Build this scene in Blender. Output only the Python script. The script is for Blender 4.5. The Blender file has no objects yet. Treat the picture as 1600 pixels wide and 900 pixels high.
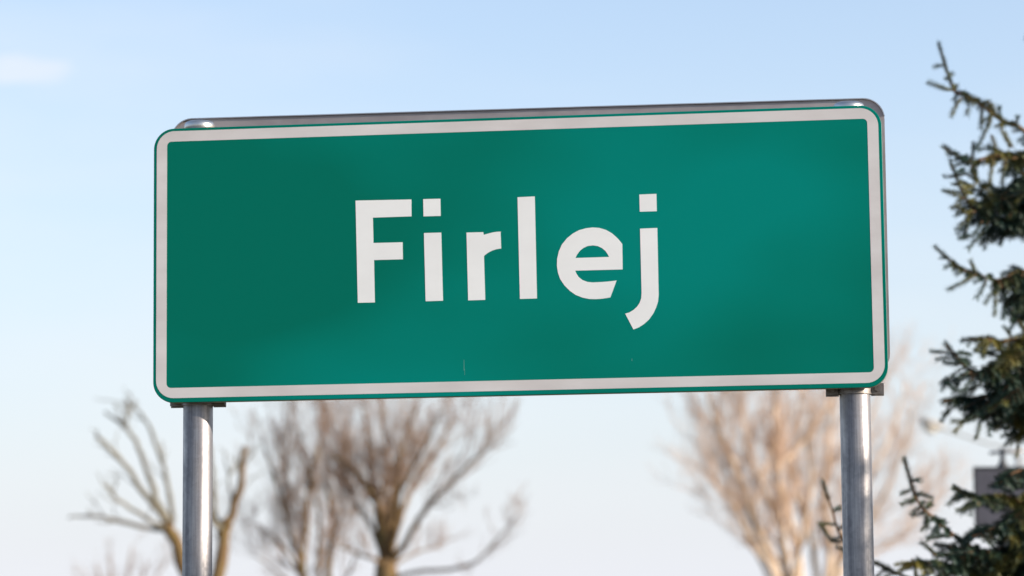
import bpy, bmesh, math, random
from mathutils import Vector, Matrix, Quaternion
from mathutils.geometry import tessellate_polygon

sc = bpy.context.scene
COL = sc.collection
rad = math.radians
rnd = random.Random(7)

# ------------------------------------------------------------------ camera
EYE = Vector((0.0, 0.0, 1.6))
PITCH, ROLL, FOCAL = 0.1188, -0.0076, 100.0
FPX = FOCAL / 36 * 1600
_r = Vector((1, 0, 0)); _u = Vector((0, -math.sin(PITCH), math.cos(PITCH))); FWD = Vector((0, math.cos(PITCH), math.sin(PITCH)))
RIGHT = _r * math.cos(ROLL) + _u * math.sin(ROLL)
UP = -_r * math.sin(ROLL) + _u * math.cos(ROLL)
cd = bpy.data.cameras.new('camera'); cam = bpy.data.objects.new('camera', cd); COL.objects.link(cam)
cam.matrix_world = Matrix((
    (RIGHT.x, UP.x, -FWD.x, EYE.x), (RIGHT.y, UP.y, -FWD.y, EYE.y), (RIGHT.z, UP.z, -FWD.z, EYE.z), (0, 0, 0, 1)))
cd.lens = FOCAL; cd.sensor_width = 36.0; cd.clip_start = 0.05; cd.clip_end = 6000
cd.dof.use_dof = True; cd.dof.focus_distance = 5.75; cd.dof.aperture_fstop = 4.0; cd.dof.aperture_blades = 0
sc.camera = cam

# ------------------------------------------------------------------ daylight
SUN_EL, SUN_AZ = rad(15.0), rad(110.5)
world = bpy.data.worlds.new("World"); sc.world = world; world.use_nodes = True
def build_sky():
    nt = world.node_tree; N = nt.nodes; K = nt.links
    bg = N['Background']; bg.inputs[1].default_value = SKY_STRENGTH
    sky = N.new('ShaderNodeTexSky'); sky.sky_type = 'NISHITA'; sky.sun_disc = False
    sky.sun_elevation = SUN_EL; sky.sun_rotation = SUN_AZ
    sky.air_density = AIR; sky.dust_density = DUST; sky.ozone_density = OZONE; sky.altitude = 100
    tc = N.new('ShaderNodeTexCoord')
    # thin high cloud: streaky noise on the direction, whitening the blue a little
    mp = N.new('ShaderNodeMapping'); mp.inputs['Scale'].default_value = (2.2, 2.2, 9.0); mp.inputs['Rotation'].default_value = (0, rad(9), 0)
    K.new(tc.outputs['Generated'], mp.inputs['Vector'])
    nz = N.new('ShaderNodeTexNoise'); nz.inputs['Scale'].default_value = 1.6; nz.inputs['Detail'].default_value = 5; nz.inputs['Roughness'].default_value = .5
    K.new(mp.outputs[0], nz.inputs['Vector'])
    mr = N.new('ShaderNodeMapRange'); mr.interpolation_type = 'SMOOTHSTEP'
    mr.inputs[1].default_value = .38; mr.inputs[2].default_value = .75; mr.inputs[3].default_value = VEIL[0]; mr.inputs[4].default_value = VEIL[1]
    K.new(nz.outputs[0], mr.inputs[0])
    # one small puff of cloud, low on the left
    cdir = (FWD * FPX + RIGHT * (35 - 800) - UP * (106 - 450)).normalized()
    sub = N.new('ShaderNodeVectorMath'); sub.operation = 'SUBTRACT'; sub.inputs[1].default_value = cdir
    K.new(tc.outputs['Generated'], sub.inputs[0])
    sca = N.new('ShaderNodeVectorMath'); sca.operation = 'MULTIPLY'; sca.inputs[1].default_value = (42, 42, 150)
    K.new(sub.outputs[0], sca.inputs[0])
    n2 = N.new('ShaderNodeTexNoise'); n2.inputs['Scale'].default_value = 1.1; n2.inputs['Detail'].default_value = 4
    K.new(sca.outputs[0], n2.inputs['Vector'])
    n2o = N.new('ShaderNodeVectorMath'); n2o.operation = 'MULTIPLY_ADD'; n2o.inputs[1].default_value = (1.3, 1.3, 1.3)
    K.new(n2.outputs['Color'], n2o.inputs[0]); 
    off = N.new('ShaderNodeVectorMath'); off.operation = 'SUBTRACT'; off.inputs[1].default_value = (.65, .65, .65)
    K.new(sca.outputs[0], off.inputs[0]); K.new(off.outputs[0], n2o.inputs[2])
    ln = N.new('ShaderNodeVectorMath'); ln.operation = 'LENGTH'; K.new(n2o.outputs[0], ln.inputs[0])
    m2 = N.new('ShaderNodeMapRange'); m2.interpolation_type = 'SMOOTHSTEP'
    m2.inputs[1].default_value = .25; m2.inputs[2].default_value = 1.25; m2.inputs[3].default_value = .62; m2.inputs[4].default_value = 0
    K.new(ln.outputs[1], m2.inputs[0])
    mx = N.new('ShaderNodeMath'); mx.operation = 'MAXIMUM'; K.new(mr.outputs[0], mx.inputs[0]); K.new(m2.outputs[0], mx.inputs[1])
    mix = N.new('ShaderNodeMixRGB'); mix.inputs[2].default_value = CLOUD
    # milky air towards the horizon, the same all the way round
    sx = N.new('ShaderNodeSeparateXYZ'); K.new(tc.outputs['Generated'], sx.inputs[0])
    ab = N.new('ShaderNodeMath'); ab.operation = 'ABSOLUTE'; K.new(sx.outputs[2], ab.inputs[0])
    mu = N.new('ShaderNodeMath'); mu.operation = 'MULTIPLY'; mu.inputs[1].default_value = -HAZE_FALL; K.new(ab.outputs[0], mu.inputs[0])
    ex = N.new('ShaderNodeMath'); ex.operation = 'EXPONENT'; K.new(mu.outputs[0], ex.inputs[0])
    hz = N.new('ShaderNodeMixRGB'); hz.inputs[2].default_value = HAZE_COL
    K.new(ex.outputs[0], hz.inputs[0]); K.new(sky.outputs[0], hz.inputs[1])
    K.new(mx.outputs[0], mix.inputs[0]); K.new(hz.outputs[0], mix.inputs[1]); K.new(mix.outputs[0], bg.inputs[0])
SKY_STRENGTH, AIR, DUST, OZONE = 0.15, 1.0, 1.4, 3.0
VEIL = (.0, .42); CLOUD = (3.35, 3.45, 3.6, 1); HAZE_FALL = 5.2; HAZE_COL = (3.22, 3.29, 3.56, 1)
build_sky()
sd = bpy.data.lights.new('sun', 'SUN'); sun = bpy.data.objects.new('sun', sd); COL.objects.link(sun)
sd.energy = 4.0; sd.angle = rad(0.55); sd.color = (1.0, 0.87, 0.70)
SUNV = Vector((math.sin(SUN_AZ) * math.cos(SUN_EL), math.cos(SUN_AZ) * math.cos(SUN_EL), math.sin(SUN_EL)))
sun.rotation_euler = (-SUNV).to_track_quat('-Z', 'Y').to_euler(); sun.location = SUNV * 30
sc.view_settings.view_transform = 'Standard'; sc.view_settings.look = 'None'
sc.view_settings.exposure = 0.85; sc.view_settings.gamma = 1
sc.render.resolution_x, sc.render.resolution_y = 1024, 576
sc.cycles.max_bounces = 6

# ------------------------------------------------------------------ helpers
def at(px, py, d):
    """the place seen at this spot of the photograph, d metres along the view axis"""
    return EYE + FWD * d + RIGHT * ((px - 800) / FPX * d) - UP * ((py - 450) / FPX * d)

def tag(o, label=None, cat=None, group=None, kind=None):
    if label: o['label'] = label
    if cat: o['category'] = cat
    if group: o['group'] = group
    if kind: o['kind'] = kind
    return o

def empty(name, loc, rz=0.0):
    o = bpy.data.objects.new(name, None); COL.objects.link(o)
    o.location = loc; o.rotation_euler = (0, 0, rz); o.empty_display_size = .2
    return o

def link(name, me, mat, parent=None):
    o = bpy.data.objects.new(name, me); COL.objects.link(o)
    if mat: me.materials.append(mat)
    if parent: o.parent = parent
    return o

class MB:
    """collects tubes, boxes and blades, linked as one mesh"""
    def __init__(s): s.v = []; s.f = []; s.smooth = True
    def tube(s, pts, radii, n=6, cap=True):
        base = len(s.v); k = len(pts)
        up = Vector((.13, .21, .97)); prev = None
        for i, p in enumerate(pts):
            t = (pts[min(i + 1, k - 1)] - pts[max(i - 1, 0)])
            if t.length < 1e-9: t = Vector((0, 0, 1))
            t.normalize()
            a = prev if prev is not None else (up if abs(t.dot(up)) < .9 else Vector((1, 0, 0)))
            a = (a - t * a.dot(t)).normalized(); prev = a; b = t.cross(a)
            for j in range(n):
                w = 2 * math.pi * j / n
                s.v.append(p + (a * math.cos(w) + b * math.sin(w)) * radii[i])
        for i in range(k - 1):
            for j in range(n):
                q = base + i * n; r = q + n; j2 = (j + 1) % n
                s.f.append((q + j, q + j2, r + j2, r + j))
        if cap:
            s.f.append(tuple(base + j for j in reversed(range(n)))); s.f.append(tuple(base + (k - 1) * n + j for j in range(n)))
    def box(s, x0, x1, y0, y1, z0, z1):
        b = len(s.v)
        for x in (x0, x1):
            for y in (y0, y1):
                for z in (z0, z1): s.v.append(Vector((x, y, z)))
        for q in ((0, 1, 3, 2), (4, 6, 7, 5), (0, 4, 5, 1), (2, 3, 7, 6), (0, 2, 6, 4), (1, 5, 7, 3)):
            s.f.append(tuple(b + i for i in q))
    def blade(s, a, t, side, length, w):
        b = len(s.v); q = a + t * (length * .55)
        s.v += [a, q + side * w, a + t * length, q - side * w]
        s.f.append((b, b + 1, b + 2, b + 3))
    def prism(s, outline, y0, y1):
        """closed outline in x-z (list of loops: outer, holes) extruded from y0 to y1"""
        flat = [p for lp in outline for p in lp]
        tri = tessellate_polygon([[Vector((x, z, 0)) for x, z in lp] for lp in outline])
        b = len(s.v); m = len(flat)
        for y in (y0, y1):
            s.v += [Vector((x, y, z)) for x, z in flat]
        for t in tri:
            s.f.append(tuple(b + i for i in t)); s.f.append(tuple(b + m + i for i in reversed(t)))
        o = 0
        for lp in outline:
            for i in range(len(lp)):
                j = (i + 1) % len(lp); s.f.append((b + o + i, b + o + j, b + m + o + j, b + m + o + i))
            o += len(lp)
    def build(s, name, mat, parent=None, smooth=True, recalc=False, bevel=0):
        me = bpy.data.meshes.new(name); me.from_pydata([tuple(v) for v in s.v], [], s.f); me.update()
        if recalc or bevel:
            bm = bmesh.new(); bm.from_mesh(me)
            bmesh.ops.recalc_face_normals(bm, faces=bm.faces)
            if bevel:
                es = [e for e in bm.edges if len(e.link_faces) == 2 and e.calc_face_angle(0) > rad(50)]
                bmesh.ops.bevel(bm, geom=es, offset=bevel, segments=2, affect='EDGES', profile=.5)
            bm.to_mesh(me); bm.free()
        if smooth:
            me.polygons.foreach_set('use_smooth', [True] * len(me.polygons))
            if smooth == 'sharp':
                try: me.set_sharp_from_angle(angle=rad(35))
                except Exception: pass
        return link(name, me, mat, parent)

def rrect(hx, hz, r, n=10, cx=0.0, cz=0.0):
    out = []
    for sx, sz, a0 in ((1, 1, 0), (-1, 1, 90), (-1, -1, 180), (1, -1, 270)):
        for i in range(n + 1):
            a = rad(a0 + 90 * i / n)
            out.append((cx + sx * (hx - r) + r * math.cos(a), cz + sz * (hz - r) + r * math.sin(a)))
    return out

# ------------------------------------------------------------------ materials
def material(name, base, rough=.6, metal=0.0, spec=.5):
    m = bpy.data.materials.new(name); m.use_nodes = True
    b = m.node_tree.nodes['Principled BSDF']
    b.inputs['Base Color'].default_value = (*base, 1); b.inputs['Roughness'].default_value = rough
    b.inputs['Metallic'].default_value = metal; b.inputs['Specular IOR Level'].default_value = spec
    return m, m.node_tree, b

def noise_colour(nt, b, stops, scale, stretch=(1, 1, 1), detail=4, rough=.55, coord='Object', dist=0.0):
    N = nt.nodes; K = nt.links
    tc = N.new('ShaderNodeTexCoord'); mp = N.new('ShaderNodeMapping'); mp.inputs['Scale'].default_value = stretch
    K.new(tc.outputs[coord], mp.inputs[0])
    nz = N.new('ShaderNodeTexNoise'); nz.inputs['Scale'].default_value = scale; nz.inputs['Detail'].default_value = detail
    nz.inputs['Roughness'].default_value = rough; nz.inputs['Distortion'].default_value = dist
    K.new(mp.outputs[0], nz.inputs['Vector'])
    rp = N.new('ShaderNodeValToRGB'); el = rp.color_ramp.elements
    el[0].position, el[0].color = stops[0][0], (*stops[0][1], 1)
    el[1].position, el[1].color = stops[-1][0], (*stops[-1][1], 1)
    for p, c in stops[1:-1]:
        e = el.new(p); e.color = (*c, 1)
    K.new(nz.outputs[0], rp.inputs[0]); K.new(rp.outputs[0], b.inputs['Base Color'])
    return nz, rp, mp

def bump(nt, b, scale, strength, dist=.002, stretch=(1, 1, 1), detail=6):
    N = nt.nodes; K = nt.links
    tc = N.new('ShaderNodeTexCoord'); mp = N.new('ShaderNodeMapping'); mp.inputs['Scale'].default_value = stretch
    K.new(tc.outputs['Object'], mp.inputs[0])
    nz = N.new('ShaderNodeTexNoise'); nz.inputs['Scale'].default_value = scale; nz.inputs['Detail'].default_value = detail
    K.new(mp.outputs[0], nz.inputs['Vector'])
    bp = N.new('ShaderNodeBump'); bp.inputs['Strength'].default_value = strength; bp.inputs['Distance'].default_value = dist
    K.new(nz.outputs[0], bp.inputs['Height']); K.new(bp.outputs[0], b.inputs['Normal'])

M = {}
GREEN_AT = (3.9, 1.1, .4)
def mk(key, *a, **k):
    M[key], nt, b = material(key, *a, **k); return nt, b
# green reflective sheeting, lighter and darker in soft noise patches
nt, b = mk('green_sheeting', (.004, .2, .15), rough=.25, spec=.05)
noise_colour(nt, b, [(.36, (.0, .150, .106)), (.5, (.0, .186, .143)), (.64, (.0, .220, .184))], 1.45, (1, 1, 1.7), detail=2, rough=.4)[2].inputs['Location'].default_value = GREEN_AT
nt, b = mk('white_sheeting', (.72, .70, .69), rough=.5, spec=.3)
noise_colour(nt, b, [(.32, (.575, .535, .53)), (.68, (.685, .655, .655))], 5, (1, 1, 3), detail=6)
nt, b = mk('letter_sheeting', (.8, .8, .8), rough=.5, spec=.3)
noise_colour(nt, b, [(.3, (.80, .795, .795)), (.7, (.86, .86, .86))], 6, (1, 1, 2), detail=4)
nt, b = mk('aluminium', (.55, .54, .55), rough=.42, metal=1.0)
noise_colour(nt, b, [(.3, (.40, .385, .40)), (.7, (.56, .54, .55))], 9, (1, 1, 1), detail=6)
nt, b = mk('weathered_metal', (.3, .26, .25), rough=.55, metal=.7)
noise_colour(nt, b, [(.3, (.33, .285, .28)), (.7, (.45, .40, .39))], 12, (1, 1, 2), detail=6)
nt, b = mk('galvanised_steel', (.5, .5, .52), rough=.40, metal=1.0)
noise_colour(nt, b, [(.33, (.19, .185, .21)), (.67, (.50, .485, .50))], 60, (1, 1, .03), detail=8, rough=.65)
def mottle(nt, b):
    N = nt.nodes; K = nt.links; src = b.inputs['Base Color'].links[0].from_socket
    tc = N.new('ShaderNodeTexCoord')
    vo = N.new('ShaderNodeTexVoronoi'); vo.inputs['Scale'].default_value = 130; K.new(tc.outputs['Object'], vo.inputs['Vector'])
    nz = N.new('ShaderNodeTexNoise'); nz.inputs['Scale'].default_value = 16; nz.inputs['Detail'].default_value = 8; nz.inputs['Roughness'].default_value = .7
    K.new(tc.outputs['Object'], nz.inputs['Vector'])
    sp = N.new('ShaderNodeSeparateColor'); K.new(vo.outputs['Color'], sp.inputs[0])
    ad = N.new('ShaderNodeMath'); ad.operation = 'MULTIPLY_ADD'; ad.inputs[1].default_value = .2; K.new(sp.outputs[0], ad.inputs[0]); K.new(nz.outputs[0], ad.inputs[2])
    mr = N.new('ShaderNodeMapRange'); mr.inputs[1].default_value = .4; mr.inputs[2].default_value = .95; mr.inputs[3].default_value = .86; mr.inputs[4].default_value = 1.15
    K.new(ad.outputs[0], mr.inputs[0])
    mu = N.new('ShaderNodeVectorMath'); mu.operation = 'SCALE'; K.new(src, mu.inputs[0]); K.new(mr.outputs[0], mu.inputs['Scale'])
    K.new(mu.outputs[0], b.inputs['Base Color'])
    m2 = N.new('ShaderNodeMapRange'); m2.inputs[1].default_value = .4; m2.inputs[2].default_value = .95; m2.inputs[3].default_value = .60; m2.inputs[4].default_value = .42
    K.new(ad.outputs[0], m2.inputs[0]); K.new(m2.outputs[0], b.inputs['Roughness'])
mottle(nt, b)
bump(nt, b, 70, .12, .002, (1, 1, .03))
nt, b = mk('dull_steel', (.25, .24, .24), rough=.5, metal=.9)
noise_colour(nt, b, [(.3, (.16, .14, .13)), (.7, (.34, .32, .32))], 40, detail=6)
nt, b = mk('pole_cap', (.55, .53, .51), rough=.36, metal=.95)
nt, b = mk('bark', (.2, .14, .09), rough=.9, spec=.2)
noise_colour(nt, b, [(.3, (.075, .05, .03)), (.55, (.165, .105, .052)), (.75, (.15, .125, .045))], 6, (1, 1, .4), detail=6)
bump(nt, b, 14, .6, .02, (1, 1, .3))
nt, b = mk('twig_bark', (.2, .14, .11), rough=.85, spec=.2)
noise_colour(nt, b, [(.3, (.20, .135, .11)), (.7, (.32, .225, .165))], 3, detail=3)
nt, b = mk('grey_twig_bark', (.2, .18, .15), rough=.85, spec=.2)
noise_colour(nt, b, [(.3, (.14, .125, .10)), (.7, (.22, .20, .155))], 3, detail=3)
nt, b = mk('birch_bark', (.6, .5, .4), rough=.75, spec=.3)
noise_colour(nt, b, [(.36, (.30, .20, .13)), (.44, (.58, .45, .34)), (.7, (.70, .56, .44))], 4, (1, 1, .6), detail=5)
nt, b = mk('birch_twig', (.30, .19, .14), rough=.8, spec=.2)
noise_colour(nt, b, [(.3, (.44, .305, .23)), (.7, (.60, .44, .34))], 2, detail=3)
nt, b = mk('spruce_bark', (.2, .11, .06), rough=.9, spec=.2)
noise_colour(nt, b, [(.3, (.07, .04, .025)), (.7, (.17, .09, .045))], 25, detail=6)
bump(nt, b, 60, .6, .004)
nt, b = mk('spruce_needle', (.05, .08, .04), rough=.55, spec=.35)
noise_colour(nt, b, [(.36, (.015, .042, .040)), (.50, (.028, .058, .036)), (.66, (.17, .15, .03))], 5.5, detail=4)  # yellow end of the ramp paints sunlit clumps into the needle colour
nt, b = mk('board_grey', (.13, .13, .17), rough=.55)
noise_colour(nt, b, [(.3, (.05, .05, .07)), (.7, (.075, .075, .10))], 8, detail=5)
nt, b = mk('dark_paint', (.03, .032, .04), rough=.5)
nt, b = mk('lamp_grey', (.40, .37, .34), rough=.6)
nt, b = mk('lamp_pole', (.36, .35, .34), rough=.6)
nt, b = mk('lamp_glass', (.6, .55, .48), rough=.4)
nt, b = mk('dry_grass', (.14, .115, .06), rough=.95, spec=.1)
noise_colour(nt, b, [(.3, (.10, .085, .04)), (.55, (.17, .145, .075)), (.75, (.09, .10, .035))], .35, detail=8)
bump(nt, b, 6, .8, .05)

# ------------------------------------------------------------------ ground
g = MB(); S = 2500; n = 24
for i in range(n + 1):
    for j in range(n + 1): g.v.append(Vector((-S + 2 * S * i / n, -S + 2 * S * j / n, 0)))
for i in range(n):
    for j in range(n): g.f.append((i * (n + 1) + j, (i + 1) * (n + 1) + j, (i + 1) * (n + 1) + j + 1, i * (n + 1) + j + 1))
tag(g.build('ground', M['dry_grass'], smooth=False), kind='structure')

# ------------------------------------------------------------------ the place-name sign
YAW = 0.1234; TILT = 0.0041; PZ = 2.3524
HX, HZ = 0.75, 0.2854
sign = empty('town_sign', (0.0032, 5.7422, 0), -YAW)
tag(sign, 'wide green place-name sign with white border and lettering on two round steel posts', 'sign')
LETTERS = {
    'F': [[[-0.3253,0.1225],[-0.2091,0.1213],[-0.2091,0.0863],[-0.2894,0.086],[-0.2885,0.0335],[-0.228,0.0333],[-0.2277,-0.0019],[-0.2875,-0.0018],[-0.2863,-0.0892],[-0.3217,-0.0891]]],
    'i': [[[-0.1846,0.1212],[-0.149,0.121],[-0.1487,0.0854],[-0.1843,0.0855]],[[-0.1837,0.0511],[-0.1478,0.051],[-0.1455,-0.0893],[-0.1813,-0.0895]]],
    'r': [[[-0.0958,0.0495],[-0.0613,0.0494],[-0.0602,0.0438],[-0.0519,0.0459],[-0.0431,0.048],[-0.0343,0.0492],[-0.0256,0.0495],[-0.0248,0.0147],[-0.0347,0.0135],[-0.0435,0.0108],[-0.0509,0.0072],[-0.0568,0.0033],[-0.0603,-0.0001],[-0.0586,-0.0898],[-0.0937,-0.09]]],
    'l': [[[0.01,0.1192],[0.0455,0.1199],[0.0474,-0.0897],[0.0124,-0.0898]]],
    'e': [[[0.2227,-0.035],[0.2228,0.0169],[0.2147,0.0276],[0.2027,0.0391],[0.1907,0.0465],[0.1768,0.0511],[0.1629,0.0525],[0.149,0.0512],[0.135,0.0477],[0.1227,0.0414],[0.1104,0.032],[0.0997,0.0193],[0.0933,0.0055],[0.0896,-0.0101],[0.089,-0.0241],[0.0909,-0.0381],[0.0953,-0.0515],[0.1038,-0.0646],[0.1141,-0.0754],[0.1261,-0.0844],[0.1399,-0.0903],[0.1538,-0.0935],[0.1677,-0.0942],[0.1816,-0.0935],[0.1968,-0.0914],[0.2099,-0.0573],[0.196,-0.0587],[0.1786,-0.0596],[0.1612,-0.0599],[0.1508,-0.0586],[0.1405,-0.0544],[0.1329,-0.048],[0.1285,-0.0409],[0.1261,-0.0349]],[[0.1269,-0.009],[0.1954,-0.0088],[0.1927,-0.0032],[0.1883,0.0036],[0.1814,0.0097],[0.1728,0.0141],[0.1624,0.0158],[0.1519,0.0147],[0.1432,0.0108],[0.1361,0.0054],[0.1308,-0.0015]]],
    'j': [[[0.2592,0.1172],[0.2939,0.1176],[0.294,0.0819],[0.2593,0.0819]],[[0.2594,0.0473],[0.2944,0.0477],[0.2948,-0.0888],[0.2932,-0.1026],[0.2891,-0.1146],[0.2831,-0.1266],[0.2742,-0.1385],[0.2637,-0.1476],[0.2533,-0.1539],[0.2425,-0.1578],[0.2264,-0.1252],[0.2348,-0.123],[0.2435,-0.118],[0.2505,-0.1119],[0.2558,-0.1044],[0.2594,-0.0948],[0.2603,-0.0844]]]
}
# front panel: green face, folded aluminium rim behind it, border and letters laid on the face
p = MB(); p.prism([rrect(HX, HZ, .043, 14)], 0.0, .0040)
front = p.build('front_panel', M['green_sheeting'], sign, smooth=False, bevel=.0010)
front.location = (0, 0, PZ); front.rotation_euler = (0, -TILT, 0)
p = MB(); p.prism([rrect(HX + .0004, HZ + .0004, .0434), list(reversed(rrect(HX - .0045, HZ - .0045, .0385)))], .0044, .021)
p.build('rim', M['aluminium'], front, smooth='sharp', bevel=.0016)
p = MB(); p.prism([rrect(HX - .005, HZ - .005, .038)], .0044, .0056)
p.build('backing', M['aluminium'], front, smooth=False, recalc=True)
p = MB(); p.prism([rrect(.7436, .2780, .0368, cz=.0017), list(reversed(rrect(.7218, .2566, .0095, cz=.0013)))], -.0003, .001)
p.build('border', M['white_sheeting'], front, smooth=False, recalc=True)
for ch in 'Firlej':
    p = MB(); lp = LETTERS[ch]
    if ch == 'e': p.prism(lp, -.0003, .001)
    else:
        for one in lp: p.prism([one], -.0003, .001)
    o = p.build('letter', M['letter_sheeting'], front, smooth=False, recalc=True)
    o['label'] = ('white capital letter ' if ch == 'F' else 'white small letter ') + ch
nt, b = mk('scuff', (.12, .34, .28), rough=.6)
# scuffs on the green face
for (x, z, dx, dz) in ((-.1035, -.222, .001, .011), (-.1022, -.236, .0006, .006), (.2385, -.219, .0010, .0026)):
    p = MB(); p.prism([[(x - dx * .5, z - dz), (x + dx * .5, z - dz), (x + dx * .3, z + dz), (x - dx * .3, z + dz)]], -.0001, .001)
    p.build('scratch', M['scuff'], front, smooth=False, recalc=True)
# rear panel facing the other way: we see its bare metal back and its folded rim
RX, RZ, RT = .0084, PZ + .0362, .0000
p = MB(); p.prism([rrect(.748, HZ, .044)], .1085, .1105)
rear = p.build('rear_panel', M['weathered_metal'], sign, smooth=False, recalc=True)
rear.location = (RX, 0, RZ); rear.rotation_euler = (0, -RT, 0)
up = lambda lp: [q for q in lp if q[1] > HZ - .042]           # hemmed edge, along the top and round its corners
o_, i_ = up(rrect(.749, HZ + .001, .045)), up(rrect(.7470, HZ - .001, .043))
p = MB(); p.prism([o_ + list(reversed(i_))], .1035, .1125)
p.build('rim', M['aluminium'], rear, smooth=False, recalc=True)
for x, top in ((-.667, .3065), (.6840, .3052)):
    r = .0308; pts = [Vector((0, 0, z)) for z in (-.3, .5, 1.2, 1.9, PZ + top - .012)]
    p = MB(); p.tube(pts, [r] * 5, 40, cap=False)
    post = p.build('post', M['galvanised_steel'], sign); post.location = (x, .055, 0)
    p = MB(); zt = PZ + top
    prof = [(r + .0006, zt - .024), (r + .0010, zt - .0125), (r + .0008, zt - .008), (r - .002, zt - .0035), (r - .008, zt - .0008), (r - .016, zt), (.0005, zt + .0003)]
    p.tube([Vector((0, 0, z)) for _, z in prof], [q for q, _ in prof], 40)
    p.build('cap', M['pole_cap'], post)
    for zc in (PZ - .281, PZ + .235):
        c = MB(); n_ = 40; h = .011
        ring = lambda q: [(q * math.cos(2 * math.pi * i / n_), q * math.sin(2 * math.pi * i / n_)) for i in range(n_)]
        c.prism([ring(r + .0036), list(reversed(ring(r + .0004)))], -h, h)
        for v in c.v: v.y, v.z = v.z, v.y
        for s in (-1, 1):
            x0, x1 = sorted((s * (r + .0015), s * .058))
            c.box(x0, x1, -.0062, -.0022, -h, h); c.box(x0, x1, .0022, .0062, -h - .003, h)
        cl = c.build('clamp', M['dull_steel'], sign, smooth='sharp', recalc=True); cl.location = (x, .055, zc)
        for s in (-1, 1):
            bmb = MB(); bmb.tube([Vector((s * .046, y, 0)) for y in (-.0145, -.0065)], [.0068, .0068], 6)
            bmb.tube([Vector((s * .046, y, 0)) for y in (.0065, .0135)], [.0068, .0068], 6)
            bmb.tube([Vector((s * .046, y, 0)) for y in (-.0065, .0065)], [.004, .004], 8)
            bmb.build('bolt', M['dull_steel'], cl, smooth=False, recalc=True)
    # cross rails that tie both panels to the posts
for zr in (-.17, .17):
    p = MB()
    p.box(-.70, .72, .0216, .0236, zr - .02, zr + .02); p.box(-.70, .72, .0880, .0905, zr - .02, zr + .02)
    o = p.build('rail', M['aluminium'], sign, smooth=False, recalc=True); o.location = (0, 0, PZ)

# ------------------------------------------------------------------ bare trees
def smooth_path(pts, sub=4):
    out = []
    n = len(pts)
    for i in range(n - 1):
        p0, p1, p2, p3 = pts[max(i - 1, 0)], pts[i], pts[i + 1], pts[min(i + 2, n - 1)]
        for k in range(sub):
            t = k / sub
            out.append(0.5 * ((2 * p1) + (p2 - p0) * t + (2 * p0 - 5 * p1 + 4 * p2 - p3) * t * t + (3 * p1 - p0 - 3 * p2 + p3) * t ** 3))
    out.append(pts[-1].copy())
    return out

def rdir(r): 
    return Vector((r.gauss(0, 1), r.gauss(0, 1), r.gauss(0, 1))).normalized()

def sprout(mb, r, p, d, length, radius, level, P):
    n = 4 if level else 3
    pts = [p]; radii = [radius]; q = p.copy(); dd = d.copy()
    for i in range(n):
        dd = (dd + rdir(r) * P['wob'] + Vector((0, 0, 1)) * P['up']).normalized()
        q = q + dd * (length / n); pts.append(q.copy()); radii.append(max(radius * (1 - .8 * (i + 1) / n), P['rmin'] * .7))
    mb.tube(pts, radii, 4 if level else 3, cap=False)
    if level <= 0: return
    kids = max(1, int(P['kids'] * r.uniform(.7, 1.3)))
    for k in range(kids):
        f = r.uniform(.2, 1.0) * n; i = min(int(f), n - 1); a = f - i
        base = pts[i].lerp(pts[i + 1], a)
        t = (pts[i + 1] - pts[i]).normalized()
        side = rdir(r); side = (side - t * side.dot(t)).normalized()
        ang = rad(r.uniform(*P['ang']))
        nd = t * math.cos(ang) + side * math.sin(ang)
        sprout(mb, r, base, nd, length * r.uniform(.45, .75), max(radius * .5, P['rmin']), level - 1, P)

def limb(tree, name, path, r0, r1, bark, twig, P, seed, along=(.25, 1.0), count=14, length=.8, level=2, sides=8, sub=4, twig_r=None):
    r = random.Random(seed)
    pts = smooth_path(path, sub); k = len(pts)
    for i in range(1, k): pts[i] = pts[i] + rdir(r) * r0 * .3
    radii = [(r0 + (r1 - r0) * i / (k - 1)) * r.uniform(.86, 1.14) for i in range(k)]
    m = MB(); m.tube(pts, radii, sides)
    o = m.build(name, bark, tree); o.matrix_parent_inverse = Matrix.Translation(-tree.location)
    if count:
        t = MB()
        for c in range(count):
            f = r.uniform(*along) * (k - 1); i = min(int(f), k - 2); a = f - i
            base = pts[i].lerp(pts[i + 1], a); tan = (pts[i + 1] - pts[i]).normalized()
            side = rdir(r); side = (side - tan * side.dot(tan)).normalized(); ang = rad(r.uniform(*P['ang']))
            sprout(t, r, base, tan * math.cos(ang) + side * math.sin(ang), length * r.uniform(.5, 1.1) * (1.15 - .35 * f / (k - 1)),
                   twig_r or max(radii[i] * .35, P['rmin']), level, P)
        to = t.build('twigs', twig, o); to['kind'] = 'stuff'
    return o

def path(d, pts, wander=0.0):
    """photo spots -> places about d metres away, drifting `wander` metres nearer or farther towards the tip"""
    n = len(pts)
    return [at(x, y, d + wander * i / max(n - 1, 1)) for i, (x, y) in enumerate(pts)]

def ground_under(px, d):
    v = at(px, 900, d); return Vector((v.x, v.y, 0))

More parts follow.
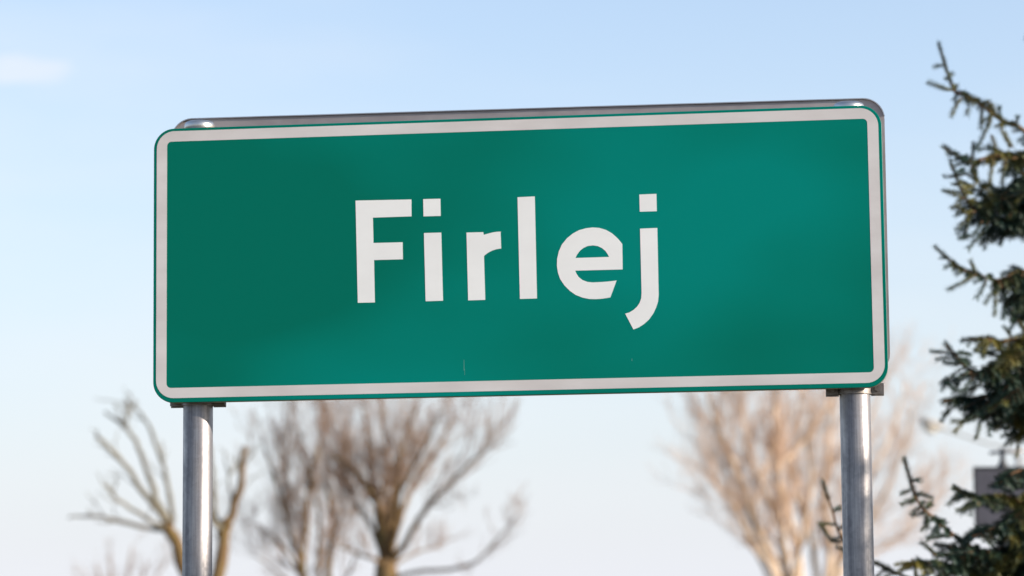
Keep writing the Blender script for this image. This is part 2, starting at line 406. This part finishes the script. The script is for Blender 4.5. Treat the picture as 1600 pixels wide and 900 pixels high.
# --- pollarded tree behind the first post
D1 = 23.5
PT = dict(wob=.16, up=.10, kids=2, ang=(15, 45), rmin=.006)
t1 = empty('pollarded_tree', ground_under(322, D1))
tag(t1, 'small pollarded bare tree with stubby brown limbs, partly hidden by the left sign post', 'tree')
m = MB(); c0 = t1.location
trk = smooth_path([c0 + Vector((0, 0, -.2)), c0 + Vector((.02, 0, .7)), c0 + Vector((-.01, 0, 1.2)), at(322, 955, D1)], 3)
m.tube(trk, [.15, .135, .12, .115, .11, .105, .10, .10, .095, .10], 12)
o = m.build('trunk', M['bark'], t1); o.matrix_parent_inverse = Matrix.Translation(-t1.location)
f = t1
limb(t1, 'limb', path(D1, [(320, 958), (300, 925), (287, 890), (276, 852), (262, 818)], -.2), .062, .050, M['bark'], M['grey_twig_bark'], PT, 11, count=0, sub=3)
limb(t1, 'limb', path(D1, [(324, 958), (338, 920), (342, 880), (346, 845), (351, 815)], .2), .064, .052, M['bark'], M['grey_twig_bark'], PT, 12, count=0, sub=3)
k1 = at(262, 818, D1 - .2); 
br = [
 ([(262, 820), (253, 807), (227, 773), (200, 733), (167, 697), (150, 680)], -.5, .036, .014),
 ([(264, 816), (247, 787), (233, 747), (217, 700), (197, 670), (165, 643)], .3, .034, .013),
 ([(205, 682), (198, 668), (203, 637)], .3, .014, .010),
 ([(268, 815), (270, 803), (260, 747), (243, 693), (227, 657), (198, 626)], .8, .030, .012),
 ([(262, 822), (247, 820), (210, 797), (180, 776), (164, 758)], -.9, .026, .012),
 ([(262, 826), (243, 827), (187, 815), (150, 806), (108, 808)], -.3, .028, .010),
 ([(351, 818), (363, 803), (375, 760), (378, 727), (384, 698)], .2, .044, .030),
 ([(347, 818), (337, 807), (334, 770), (332, 733), (326, 690)], .6, .035, .016),
 ([(344, 825), (325, 800), (312, 760), (306, 720)], -.6, .03, .014),
 ([(352, 815), (362, 790), (358, 750), (352, 715)], 1.0, .018, .008),
]
for i, (pp, w, a, b) in enumerate(br):
    limb(t1, 'branch', path(D1 - .1, pp, w), a * .88, b * .88, M['bark'] if a > .04 else M['grey_twig_bark'], M['grey_twig_bark'], PT, 30 + i, count=5, length=.22, level=1, sides=7, along=(.3, 1), twig_r=.007)

# --- two bare trees behind the middle of the sign
D2 = 33.0
PB = dict(wob=.17, up=.15, kids=4, ang=(14, 46), rmin=.0033)
t2 = empty('bare_tree', ground_under(608, D2))
tag(t2, 'leafless tree with thick trunk and wide fan of limbs, right of the thin-stemmed one', 'tree', 'leafless trees beyond the sign')
c0 = t2.location; m = MB()
m.tube(smooth_path([c0 + Vector((0, 0, -.2)), c0 + Vector((.03, 0, .8)), at(606, 950, D2), at(604, 905, D2), at(602, 872, D2)], 3),
       [.24, .22, .20, .185, .17, .165, .16, .155, .15, .14, .13, .115, .09], 14)
o = m.build('trunk', M['bark'], t2); o.matrix_parent_inverse = Matrix.Translation(-t2.location)
br = [
 ([(602, 880), (596, 830), (593, 800), (585, 778), (566, 750), (548, 733), (530, 720), (514, 708)], -.6, .085, .022),
 ([(606, 880), (612, 838), (612, 800), (618, 760), (621, 722), (633, 690), (645, 655), (656, 628)], .3, .10, .022),
 ([(600, 875), (594, 830), (590, 790), (580, 745), (579, 700), (572, 662), (566, 630)], .9, .09, .02),
 ([(608, 885), (632, 850), (655, 812), (673, 787), (700, 760), (730, 727), (768, 698)], -.8, .07, .018),
 ([(603, 890), (640, 868), (668, 858), (690, 856)], 1.2, .035, .012),
 ([(612, 905), (655, 893), (700, 890), (743, 877), (773, 847), (812, 802)], -1.0, .045, .012),
 ([(600, 890), (588, 874), (560, 866), (535, 856), (518, 845)], -.7, .045, .012),
 ([(604, 870), (606, 820), (600, 770), (606, 720), (600, 660), (598, 620)], 1.6, .075, .018),
 ([(610, 868), (625, 815), (640, 770), (662, 730), (690, 690), (705, 655)], 1.3, .065, .016),
 ([(604, 872), (620, 820), (622, 775), (640, 740), (668, 690), (690, 640)], -1.4, .06, .016),
 ([(598, 872), (580, 820), (555, 790), (545, 760), (540, 720), (535, 670)], 1.1, .055, .014),
]
for i, (pp, w, a, b) in enumerate(br):
    big = i not in (4, 5, 6)
    limb(t2, 'limb', path(D2, pp, w), a * .66, b * .5, M['bark'], M['twig_bark'], PB, 60 + i, count=18 if big else 8, length=.78 if big else .5, level=2, along=(.25, 1))

t3 = empty('bare_tree', ground_under(492, D2 + 1.5))
tag(t3, 'leafless brown tree with several thin stems, between left post and thick-trunked tree', 'tree', 'leafless trees beyond the sign')
c0 = t3.location; m = MB()
m.tube(smooth_path([c0 + Vector((0, 0, -.2)), c0 + Vector((0, 0, .7)), at(492, 985, D2 + 1.5)], 3), [.24, .22, .2, .19, .18, .17, .16], 12)
o = m.build('trunk', M['bark'], t3); o.matrix_parent_inverse = Matrix.Translation(-t3.location)
br = [
 ([(490, 990), (480, 930), (471, 895), (463, 860), (445, 802), (431, 752), (420, 718), (412, 690)], -.6, .085, .018),
 ([(491, 990), (478, 935), (473, 893), (477, 827), (480, 767), (482, 733), (470, 700), (465, 660)], .5, .09, .018),
 ([(494, 990), (508, 940), (513, 893), (519, 835), (522, 810), (514, 773), (508, 735), (505, 690)], .9, .085, .016),
 ([(493, 990), (500, 930), (498, 880), (500, 820), (494, 760), (498, 700), (510, 650)], 1.8, .07, .016),
 ([(515, 860), (524, 830), (535, 800), (540, 770)], -.8, .045, .014),
 ([(474, 905), (455, 872), (430, 840), (405, 822), (384, 815)], -1.2, .04, .012),
 ([(490, 985), (470, 930), (440, 900), (415, 880), (395, 868)], -.6, .04, .012),
 ([(480, 775), (488, 735), (498, 700), (505, 660), (506, 625)], .7, .045, .012),
 ([(494, 985), (520, 940), (540, 905), (552, 880), (566, 850)], -1.4, .04, .012),
 ([(463, 860), (452, 830), (450, 780), (445, 720), (452, 660), (460, 625)], 1.3, .05, .014),
]
for i, (pp, w, a, b) in enumerate(br):
    big = i not in (5, 6, 8)
    limb(t3, 'limb', path(D2 + 1.5, pp, w), a * .62, b * .5, M['bark'], M['twig_bark'], PB, 90 + i, count=17 if big else 8, length=.75, level=2, along=(.22, 1))

# --- a far shrub low at the left
DS = 40.0
t5 = empty('bare_shrub', ground_under(180, DS))
tag(t5, 'faint pinkish leafless shrub low at the left edge, below the pollarded tree', 'shrub')
for i, (x0, x1, y1) in enumerate(((176, 150, 880), (180, 172, 858), (186, 206, 852), (184, 232, 880), (190, 262, 872), (178, 128, 905))):
    limb(t5, 'stem', [ground_under(x0, DS) - Vector((0, 0, .1))] + path(DS, [((x0 * 2 + x1) / 3, 1010), ((x0 + x1) / 2, 940), (x1, y1)], (i - 3) * .25), .035, .008, M['twig_bark'], M['twig_bark'], PB, 120 + i, count=9, length=.42, level=1, along=(.45, 1), sides=6)

# --- birches behind the second post
D4 = 49.0
PBI = dict(wob=.18, up=.09, kids=4, ang=(12, 42), rmin=.0050)
def birch(px, d, label, stems, seed, tw, lb):
    t = empty('birch_tree', ground_under(px, d)); tag(t, label, 'tree', 'birches beyond the sign')
    c0 = t.location; m = MB()
    m.tube(smooth_path([c0 + Vector((0, 0, -.2)), c0 + Vector((0, 0, .6)), at(px, 1050, d)], 3), [.30, .25, .22, .2, .18, .16, .15], 12)
    o = m.build('trunk', M['birch_bark'], t); o.matrix_parent_inverse = Matrix.Translation(-t.location)
    for i, (pp, w, a, b) in enumerate(stems):
        limb(t, 'stem', path(d, [(px, 1058)] + pp, w), a * .82, b * .7, M['birch_bark'], M['birch_twig'], PBI, seed + i, count=tw, length=lb, level=2, along=(.2, 1))
birch(1238, D4, 'tan birch with pale stems fanning upwards, left of the right sign post', [
 ([(1227, 900), (1220, 807), (1213, 740), (1209, 687), (1210, 633), (1213, 560)], .3, .105, .05),
 ([(1213, 896), (1188, 840), (1174, 800), (1160, 758), (1142, 715), (1124, 676), (1108, 620)], -.8, .10, .035),
 ([(1250, 905), (1242, 840), (1230, 790), (1216, 740), (1230, 715), (1249, 697), (1277, 662), (1296, 620)], .9, .09, .04),
 ([(1232, 905), (1205, 860), (1180, 800), (1190, 750), (1203, 700), (1190, 640)], 1.6, .07, .03),
 ([(1210, 905), (1188, 860), (1168, 830), (1148, 795), (1126, 765), (1110, 735)], -1.2, .05, .016),
 ([(1200, 900), (1172, 850), (1150, 790), (1136, 740), (1130, 690), (1122, 640)], .5, .06, .02),
 ([(1240, 905), (1252, 850), (1262, 790), (1268, 740), (1262, 690), (1268, 640)], -1.0, .07, .025),
 ([(1232, 905), (1226, 850), (1196, 770), (1172, 710), (1160, 650), (1156, 600)], -.4, .065, .025),
], 150, 23, 1.15)
birch(1290, D4 + 2.5, 'tan birch with pale stems standing directly behind the right sign post', [
 ([(1276, 900), (1264, 822), (1246, 780), (1238, 730), (1246, 670), (1252, 600)], -.6, .09, .04),
 ([(1294, 900), (1295, 829), (1288, 758), (1295, 705), (1299, 644), (1310, 580)], .5, .10, .045),
 ([(1310, 900), (1316, 830), (1330, 760), (1345, 700), (1365, 640), (1378, 600)], .8, .07, .028),
 ([(1300, 910), (1330, 860), (1362, 810), (1392, 750), (1415, 690), (1425, 640)], -1.2, .06, .022),
 ([(1305, 915), (1340, 880), (1380, 855), (1420, 825), (1448, 785)], 1.3, .05, .018),
 ([(1300, 905), (1325, 830), (1352, 770), (1382, 700), (1405, 640), (1416, 600)], 2.0, .06, .022),
], 170, 20, 1.15)

# ------------------------------------------------------------------ street lamp and the grey board
DL = 35.0
lamp = empty('street_lamp', ground_under(1592, DL)); tag(lamp, 'far street lamp with a pale head on a thin sloping arm, beside the spruce', 'street lamp')
def local(o, root):
    o.matrix_parent_inverse = Matrix.Translation(-root.location); return o
m = MB(); top = at(1592, 712, DL)
m.tube([ground_under(1592, DL), Vector((top.x, top.y, top.z * .5)), top], [.07, .055, .04], 12); local(m.build('pole', M['lamp_pole'], lamp), lamp)
m = MB(); m.tube(smooth_path([top - Vector((0, 0, .05)), at(1580, 704, DL), at(1530, 689, DL), at(1468, 668, DL)], 4), [.014] * 13, 8); local(m.build('arm', M['lamp_pole'], lamp), lamp)
m = MB(); a = at(1474, 670, DL); b = at(1437, 655, DL); ax = (b - a)
m.tube([a, a + ax * .1, a + ax * .3, a + ax * .6, a + ax * .85, b], [.022, .038, .055, .062, .05, .02], 12)
hd = local(m.build('lamp_head', M['lamp_grey'], lamp), lamp)
m = MB(); dn = Vector((0, 0, -.055)); m.tube([a + ax * .3 + dn, a + ax * .45 + dn * 1.3, a + ax * .7 + dn * 1.3, a + ax * .85 + dn], [.02, .05, .05, .02], 10)
m.build('glass', M['lamp_glass'], hd)

DB = 13.5
bs = empty('grey_board', ground_under(1570, DB)); tag(bs, 'dark grey rectangular sign board with thin black frame, half hidden behind the spruce boughs', 'board')
mp = DB / FPX
bc = at(1585, 776, DB); hx, hz = 63 * mp, 47 * mp
m = MB(); m.box(-hx + .006, hx - .006, -.006, .006, -hz + .006, hz - .006); o = m.build('panel', M['board_grey'], bs, smooth=False, recalc=True); o.location = bc - bs.location
m = MB(); w_ = .012
m.box(-hx, hx, -.012, .012, hz - w_, hz); m.box(-hx, hx, -.012, .012, -hz, -hz + w_)
m.box(-hx, -hx + w_, -.0115, .0115, -hz + w_, hz - w_); m.box(hx - w_, hx, -.0115, .0115, -hz + w_, hz - w_)
o = m.build('frame', M['dark_paint'], bs, smooth=False, recalc=True); o.location = bc - bs.location
m = MB(); pt = at(1566, 700, DB + .05)
m.tube([Vector((pt.x, pt.y, 0)), Vector((pt.x, pt.y, bc.z)), Vector((pt.x, pt.y, bc.z + hz)), Vector((pt.x, pt.y, bc.z + hz + .03)), pt], [.03, .03, .03, .013, .011], 12)
local(m.build('pole', M['dark_paint'], bs), bs)
m = MB(); m.tube([at(1546, 708, DB + .05), at(1600, 704, DB + .05)], [.008, .008], 8); local(m.build('crossbar', M['dull_steel'], bs), bs)

# ------------------------------------------------------------------ spruce at the right edge
DP = 9.05; TX = 1650
sp = empty('spruce_tree', ground_under(TX, DP)); tag(sp, 'dark green spruce at the right edge with upturned shoots reaching in from its trunk', 'tree')
c0 = sp.location; H = at(TX, -260, DP).z
m = MB(); tz = [-.15, .4, 1.0, 1.6, 2.2, 2.8, 3.3, H]
trunk_pts = [Vector((c0.x + .02 * math.sin(z * 2.1), c0.y + .015 * math.cos(z * 1.7), z)) for z in tz]
m.tube(trunk_pts, [.075, .066, .056, .047, .037, .026, .016, .006], 12); local(m.build('trunk', M['spruce_bark'], sp), sp)
def needles(nb, r, a, b, ln=.0185, gap=.00075, w=.0016):
    d = b - a; L = d.length
    if L < 1e-4: return
    d.normalize(); n = max(4, int(L / gap))
    s1 = d.orthogonal().normalized(); s2 = d.cross(s1); ph = r.uniform(0, 6.28)
    for i in range(n):
        u = (i + r.random()) / n; th = ph + i * 2.4 + r.uniform(-.4, .4)
        o_ = s1 * math.cos(th) + s2 * math.sin(th)
        t = (o_ * r.uniform(.55, .85) + d * r.uniform(.5, .95)); t.z += .12; t.normalize()
        side = t.cross(o_); 
        if side.length < 1e-4: continue
        nb.blade(a + d * (L * u), t, side.normalized(), ln * r.uniform(.75, 1.15), w)
def shoot(wb, nb, r, a, d, L, droop, rad_=.0017):
    pts = [a]; q = a.copy(); dd = d.copy()
    for i in range(3):
        dd = (dd + Vector((0, 0, -droop)) + rdir(r) * .06).normalized(); q = q + dd * (L / 3); pts.append(q.copy())
    wb.tube(pts, [rad_, rad_ * .9, rad_ * .8, rad_ * .4], 4, cap=False)
    for i in range(3): needles(nb, r, pts[i], pts[i + 1])
    return pts
def bough(pts, seed, r0=.009, shoots=1.0, reach=.11, tipneedles=.45, extra=(), droop=.16):
    r = random.Random(seed)
    P_ = smooth_path(pts, 4); k = len(P_)
    wb, nb = MB(), MB()
    wb.tube(P_, [r0 * (1 - .75 * i / (k - 1)) for i in range(k)], 6)
    seg = [(P_[i + 1] - P_[i]).length for i in range(k - 1)]; tot = sum(seg)
    for i in range(k - 1):
        if i >= (k - 1) * (1 - tipneedles): needles(nb, r, P_[i], P_[i + 1])
    cnt = int(tot / .018 * shoots)
    for c in range(cnt):
        u = (c + r.random()) / cnt
        u = .06 + .86 * u
        s_ = u * tot; i = 0
        while i < k - 2 and s_ > seg[i]: s_ -= seg[i]; i += 1
        a = P_[i].lerp(P_[i + 1], min(1, s_ / max(seg[i], 1e-6))); t = (P_[i + 1] - P_[i]).normalized()
        sd_ = t.cross(Vector((0, 0, 1)))
        if sd_.length < .05: sd_ = Vector((1, 0, 0))
        sd_.normalize(); s = -1 if c % 2 else 1
        ang = rad(r.uniform(35, 65)); 
        d = t * math.cos(ang) + (sd_ * s + Vector((0, 0, r.uniform(-.75, .25)))).normalized() * math.sin(ang)
        L = reach * r.uniform(.4, 1.25) * (1.1 - .65 * u)
        sp_ = shoot(wb, nb, r, a, d.normalized(), L, droop * r.uniform(.3, 1.4))
        if L > .07:
            for q in range(2 if L < .11 else 4):
                j = r.choice((1, 2)); d2 = (sp_[j + 1] - sp_[j]).normalized()
                sd2 = rdir(r); sd2 = (sd2 - d2 * sd2.dot(d2)).normalized()
                shoot(wb, nb, r, sp_[j].lerp(sp_[j + 1], r.random()), (d2 * .75 + sd2 * .6).normalized(), L * r.uniform(.35, .6), droop, .0016)
    for pl in extra:
        q = smooth_path(pl, 3)
        wb.tube(q, [.0032 * (1 - .5 * i / (len(q) - 1)) for i in range(len(q))], 4)
        for i in range(len(q) - 1): needles(nb, r, q[i], q[i + 1], ln=.0215)
    o = local(wb.build('bough', M['spruce_bark'], sp), sp)
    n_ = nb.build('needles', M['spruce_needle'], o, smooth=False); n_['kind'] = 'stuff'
    return o
def pp(lst, d0=DP, d1=None):
    return path(d0, lst, 0 if d1 is None else d1 - d0)
B = DP
bough(pp([(1648, 258), (1600, 204), (1568, 190), (1540, 170), (1508, 147), (1490, 140), (1467, 69)], B, B - .25), 201, .0085, .55, .05, tipneedles=.5, extra=[
    pp([(1492, 141), (1474, 138), (1453, 130)], B - .23), pp([(1502, 152), (1494, 165), (1487, 180)], B - .22), pp([(1510, 150), (1513, 165), (1511, 178)], B - .2),
    pp([(1534, 166), (1534, 182), (1533, 200)], B - .18), pp([(1547, 172), (1547, 186), (1545, 196)], B - .2), pp([(1548, 182), (1540, 205), (1527, 232)], B - .1),
    pp([(1520, 157), (1512, 158), (1506, 150)], B - .2), pp([(1530, 164), (1545, 160), (1553, 172)], B - .2), pp([(1566, 188), (1562, 180), (1561, 168)], B - .15),
    pp([(1566, 188), (1565, 202), (1572, 214), (1578, 228)], B - .15), pp([(1582, 196), (1588, 192), (1590, 184)], B - .12), pp([(1506, 147), (1522, 155), (1545, 168), (1568, 190)], B - .19), pp([(1600, 206), (1585, 197), (1568, 190)], B - .1),
    pp([(1500, 143), (1512, 152), (1521, 163)], B - .21)])
bough(pp([(1650, 320), (1610, 262), (1570, 244), (1540, 247), (1514, 254), (1496, 244), (1475, 230)], B, B - .3), 202, .008, .9, .075, .4, extra=[
    pp([(1514, 254), (1520, 243), (1521, 226)], B - .28), pp([(1548, 210), (1554, 226), (1560, 248)], B - .1), pp([(1517, 258), (1524, 278), (1522, 288), (1512, 292)], B - .28),
    pp([(1526, 262), (1526, 280), (1540, 296), (1562, 320)], B - .25), pp([(1495, 276), (1508, 272), (1522, 280)], B - .25), pp([(1530, 300), (1537, 296), (1545, 290)], B - .22),
    pp([(1572, 246), (1568, 270), (1566, 290)], B - .2), pp([(1552, 248), (1549, 268), (1546, 288)], B - .22), pp([(1583, 230), (1575, 222), (1570, 210)], B - .2)])
bough(pp([(1650, 395), (1612, 352), (1575, 352), (1548, 340), (1524, 327), (1506, 305), (1484, 250)], B, B - .35), 203, .008, 1.2, .09, .45, extra=[
    pp([(1506, 310), (1494, 306), (1476, 298)], B - .33), pp([(1524, 330), (1510, 332), (1496, 323)], B - .33), pp([(1522, 332), (1508, 346), (1496, 357)], B - .3), pp([(1535, 345), (1520, 368), (1500, 372)], B - .3),
    pp([(1518, 322), (1512, 340), (1510, 366)], B - .3), pp([(1545, 345), (1532, 366), (1514, 388)], B - .28), pp([(1560, 310), (1572, 300), (1590, 282)], B - .2)])
bough(pp([(1650, 470), (1622, 432), (1590, 425), (1562, 438), (1526, 428), (1500, 419), (1462, 387)], B, B - .3), 204, .0075, .8, .075, .4, extra=[
    pp([(1524, 430), (1504, 442), (1483, 452)], B - .28), pp([(1541, 436), (1537, 448), (1527, 465)], B - .27), pp([(1527, 430), (1522, 420), (1517, 409)], B - .27),
    pp([(1562, 440), (1556, 462), (1554, 492)], B - .24), pp([(1566, 446), (1550, 460), (1540, 473)], B - .24), pp([(1580, 445), (1570, 470), (1568, 496)], B - .2), pp([(1590, 440), (1582, 480), (1580, 500)], B - .2)])
bough(pp([(1650, 560), (1622, 530), (1590, 530), (1560, 534), (1545, 529), (1504, 532)], B, B - .3), 205, .007, .8, .08, .35, extra=[
    pp([(1548, 530), (1540, 542), (1535, 556)], B - .28), pp([(1545, 530), (1532, 538), (1526, 546)], B - .28), pp([(1580, 532), (1577, 520), (1570, 512)], B - .2), pp([(1590, 500), (1598, 512), (1604, 530)], B - .1)])
bough(pp([(1650, 640), (1622, 600), (1585, 588), (1545, 582), (1518, 580), (1500, 564), (1477, 537)], B, B - .4), 206, .0085, 1.0, .11, .3, extra=[
    pp([(1504, 568), (1490, 570), (1476, 567)], B - .38), pp([(1518, 582), (1506, 586), (1496, 592)], B - .37), pp([(1520, 590), (1500, 612), (1480, 600)], B - .36)])
bough(pp([(1650, 700), (1615, 640), (1575, 622), (1545, 618), (1520, 622), (1500, 622), (1473, 628)], B + .05, B - .3), 207, .0085, 1.1, .11, .3, extra=[
    pp([(1545, 625), (1518, 655), (1488, 659)], B - .28), pp([(1530, 640), (1512, 652), (1493, 674)], B - .28), pp([(1545, 630), (1532, 660), (1526, 684)], B - .26), pp([(1560, 630), (1564, 650), (1570, 672)], B - .22), pp([(1585, 630), (1582, 650), (1578, 660)], B - .2), pp([(1540, 625), (1542, 650), (1546, 680)], B - .25)])
bough(pp([(1650, 985), (1590, 895), (1530, 862), (1490, 836), (1462, 812), (1443, 795), (1430, 774), (1413, 718)], B - .05, B - .65), 208, .0095, .55, .09, .18, extra=[
    pp([(1432, 776), (1422, 783), (1411, 788)], B - .63), pp([(1450, 802), (1449, 815), (1443, 827)], B - .6), pp([(1443, 796), (1446, 812), (1450, 824)], B - .6), pp([(1470, 820), (1455, 838), (1450, 842)], B - .55),
    pp([(1488, 838), (1470, 838), (1452, 841)], B - .52), pp([(1462, 868), (1450, 856), (1441, 849)], B - .5), pp([(1520, 862), (1482, 866), (1462, 868)], B - .45), pp([(1425, 872), (1430, 890), (1432, 905)], B - .5)])
bough(pp([(1650, 1010), (1600, 940), (1540, 905), (1480, 882), (1440, 880), (1412, 884)], B - .05, B - .6), 209, .0095, 1.1, .12, .25, droop=.05)
bough(pp([(1650, 880), (1610, 800), (1570, 775), (1530, 778), (1510, 772), (1490, 762)], B, B - .45), 210, .008, 1.1, .10, .3, extra=[pp([(1530, 785), (1512, 794), (1497, 798)], B - .42)])
bough(pp([(1650, 900), (1620, 850), (1580, 822), (1545, 828), (1520, 838)], B, B - .5), 211, .008, 1.2, .12, .3)
bough(pp([(1650, 800), (1625, 745), (1600, 735), (1578, 742), (1560, 758)], B, B - .45), 212, .008, 1.1, .10, .3)
bough(pp([(1650, 1060), (1560, 965), (1480, 930), (1400, 895), (1345, 868), (1314, 838), (1300, 795), (1286, 755)], B + .1, B - .2), 213, .0095, .4, .07, .12, extra=[
    pp([(1318, 846), (1300, 845), (1282, 820)], B - .15), pp([(1400, 896), (1380, 884), (1368, 880)], B - .1), pp([(1380, 890), (1372, 900), (1362, 908)], B - .1), pp([(1345, 868), (1325, 862), (1310, 856)], B - .15)])
# fuller foliage where the boughs mass together
r3 = random.Random(31)
for zi, (n_, x0, x1, y0, y1, rise) in enumerate(((6, 1520, 1590, 318, 386, -30), (5, 1555, 1600, 225, 290, 30), (6, 1560, 1600, 430, 475, -10), (4, 1560, 1600, 520, 560, 10), (9, 1500, 1580, 585, 672, -35), (10, 1560, 1605, 800, 890, -30), (5, 1440, 1520, 840, 900, 40))):
    for q in range(n_):
        tx, ty = r3.uniform(x0, x1), r3.uniform(y0, y1); dz = r3.uniform(-.45, .2)
        sy = ty + rise + r3.uniform(-15, 15); mx_ = (tx + 1650) / 2
        bough(pp([(1650, sy + 12), (mx_ + 20, (sy + ty) / 2 - 12), (mx_ - 10, (sy + ty) / 2 - 8), (tx, ty)], B, B + dz), 500 + zi * 20 + q, .007, 1.1, .10, .4)
# the rest of the crown, all round the trunk
r2 = random.Random(77)
zz = .55
while zz < H - .12:
    f = 1 - zz / H
    for q in range(4):
        az = r2.uniform(0, 2 * math.pi)
        L = (.20 + .62 * f) * r2.uniform(.75, 1.05)
        dx, dy = math.cos(az), math.sin(az)
        if dx < -.2: L *= .62                       # boughs on the camera's left shortened to fit the crown's image extent
        z0 = zz + r2.uniform(-.05, .05)
        base = Vector((c0.x, c0.y, z0)); tilt = .55 - 1.0 * f
        pts = [base, base + Vector((dx * L * .35, dy * L * .35, L * .35 * tilt)), base + Vector((dx * L * .7, dy * L * .7, L * .7 * (tilt - .05))), base + Vector((dx * L, dy * L, L * (tilt + .08)))]
        gap = False
        for s in (pts[2], pts[3]):
            v = s - EYE; dp = v.dot(FWD); ix = 800 + FPX * v.dot(RIGHT) / dp; iy = 450 - FPX * v.dot(UP) / dp
            gap = gap or ix < 1500 or (ix < 1625 and iy < 225) or (ix < 1605 and (385 < iy < 425 or 480 < iy < 520 or 562 < iy < 582 or 685 < iy < 730)) or (ix < 1575 and 640 < iy < 850)
        if gap: continue                            # thinned out where outer points project into image pixel areas kept clear
        bough(pts, 300 + int(zz * 100) + q, .006 + .006 * f, 1.0, .07 + .07 * f, .4)
    zz += .105

# ------------------------------------------------------------------ unseen evergreen shrub, added and shaped to shade the foot of the posts
nt, b = mk('shrub_leaf', (.045, .07, .03), rough=.5, spec=.3)
noise_colour(nt, b, [(.3, (.03, .05, .02)), (.7, (.07, .095, .035))], 4, detail=3)
ev = empty('shade_shrub', (4.45, 4.05, 0)); tag(ev, 'tall dark evergreen shrub out of view right of the sign, added to shade its posts', 'shrub')
m = MB(); r4 = random.Random(5)
m.tube([Vector((0, 0, z)) for z in (-.1, .6, 1.5, 2.5, 3.3)], [.05, .045, .035, .022, .008], 8); m.build('stem', M['bark'], ev)
m = MB()
for i in range(13000):
    z = r4.uniform(.15, 3.23); R_ = min(.62, (3.25 - z) * .73) * min(1, z / .5 + .3)
    a = r4.uniform(0, 6.283); q = R_ * math.sqrt(r4.random()) * (1 + .12 * math.sin(a * 5 + z * 7))
    p_ = Vector((q * math.cos(a), q * math.sin(a), z)); t = (rdir(r4) + Vector((math.cos(a), math.sin(a), .7))).normalized()
    sd_ = t.cross(rdir(r4)).normalized(); L = r4.uniform(.035, .07); b_ = len(m.v)
    m.v += [p_, p_ + t * L * .5 + sd_ * L * .28, p_ + t * L, p_ + t * L * .5 - sd_ * L * .28]; m.f.append((b_, b_ + 1, b_ + 2, b_ + 3))
o = m.build('leaves', M['shrub_leaf'], ev, smooth=False); o['kind'] = 'stuff'
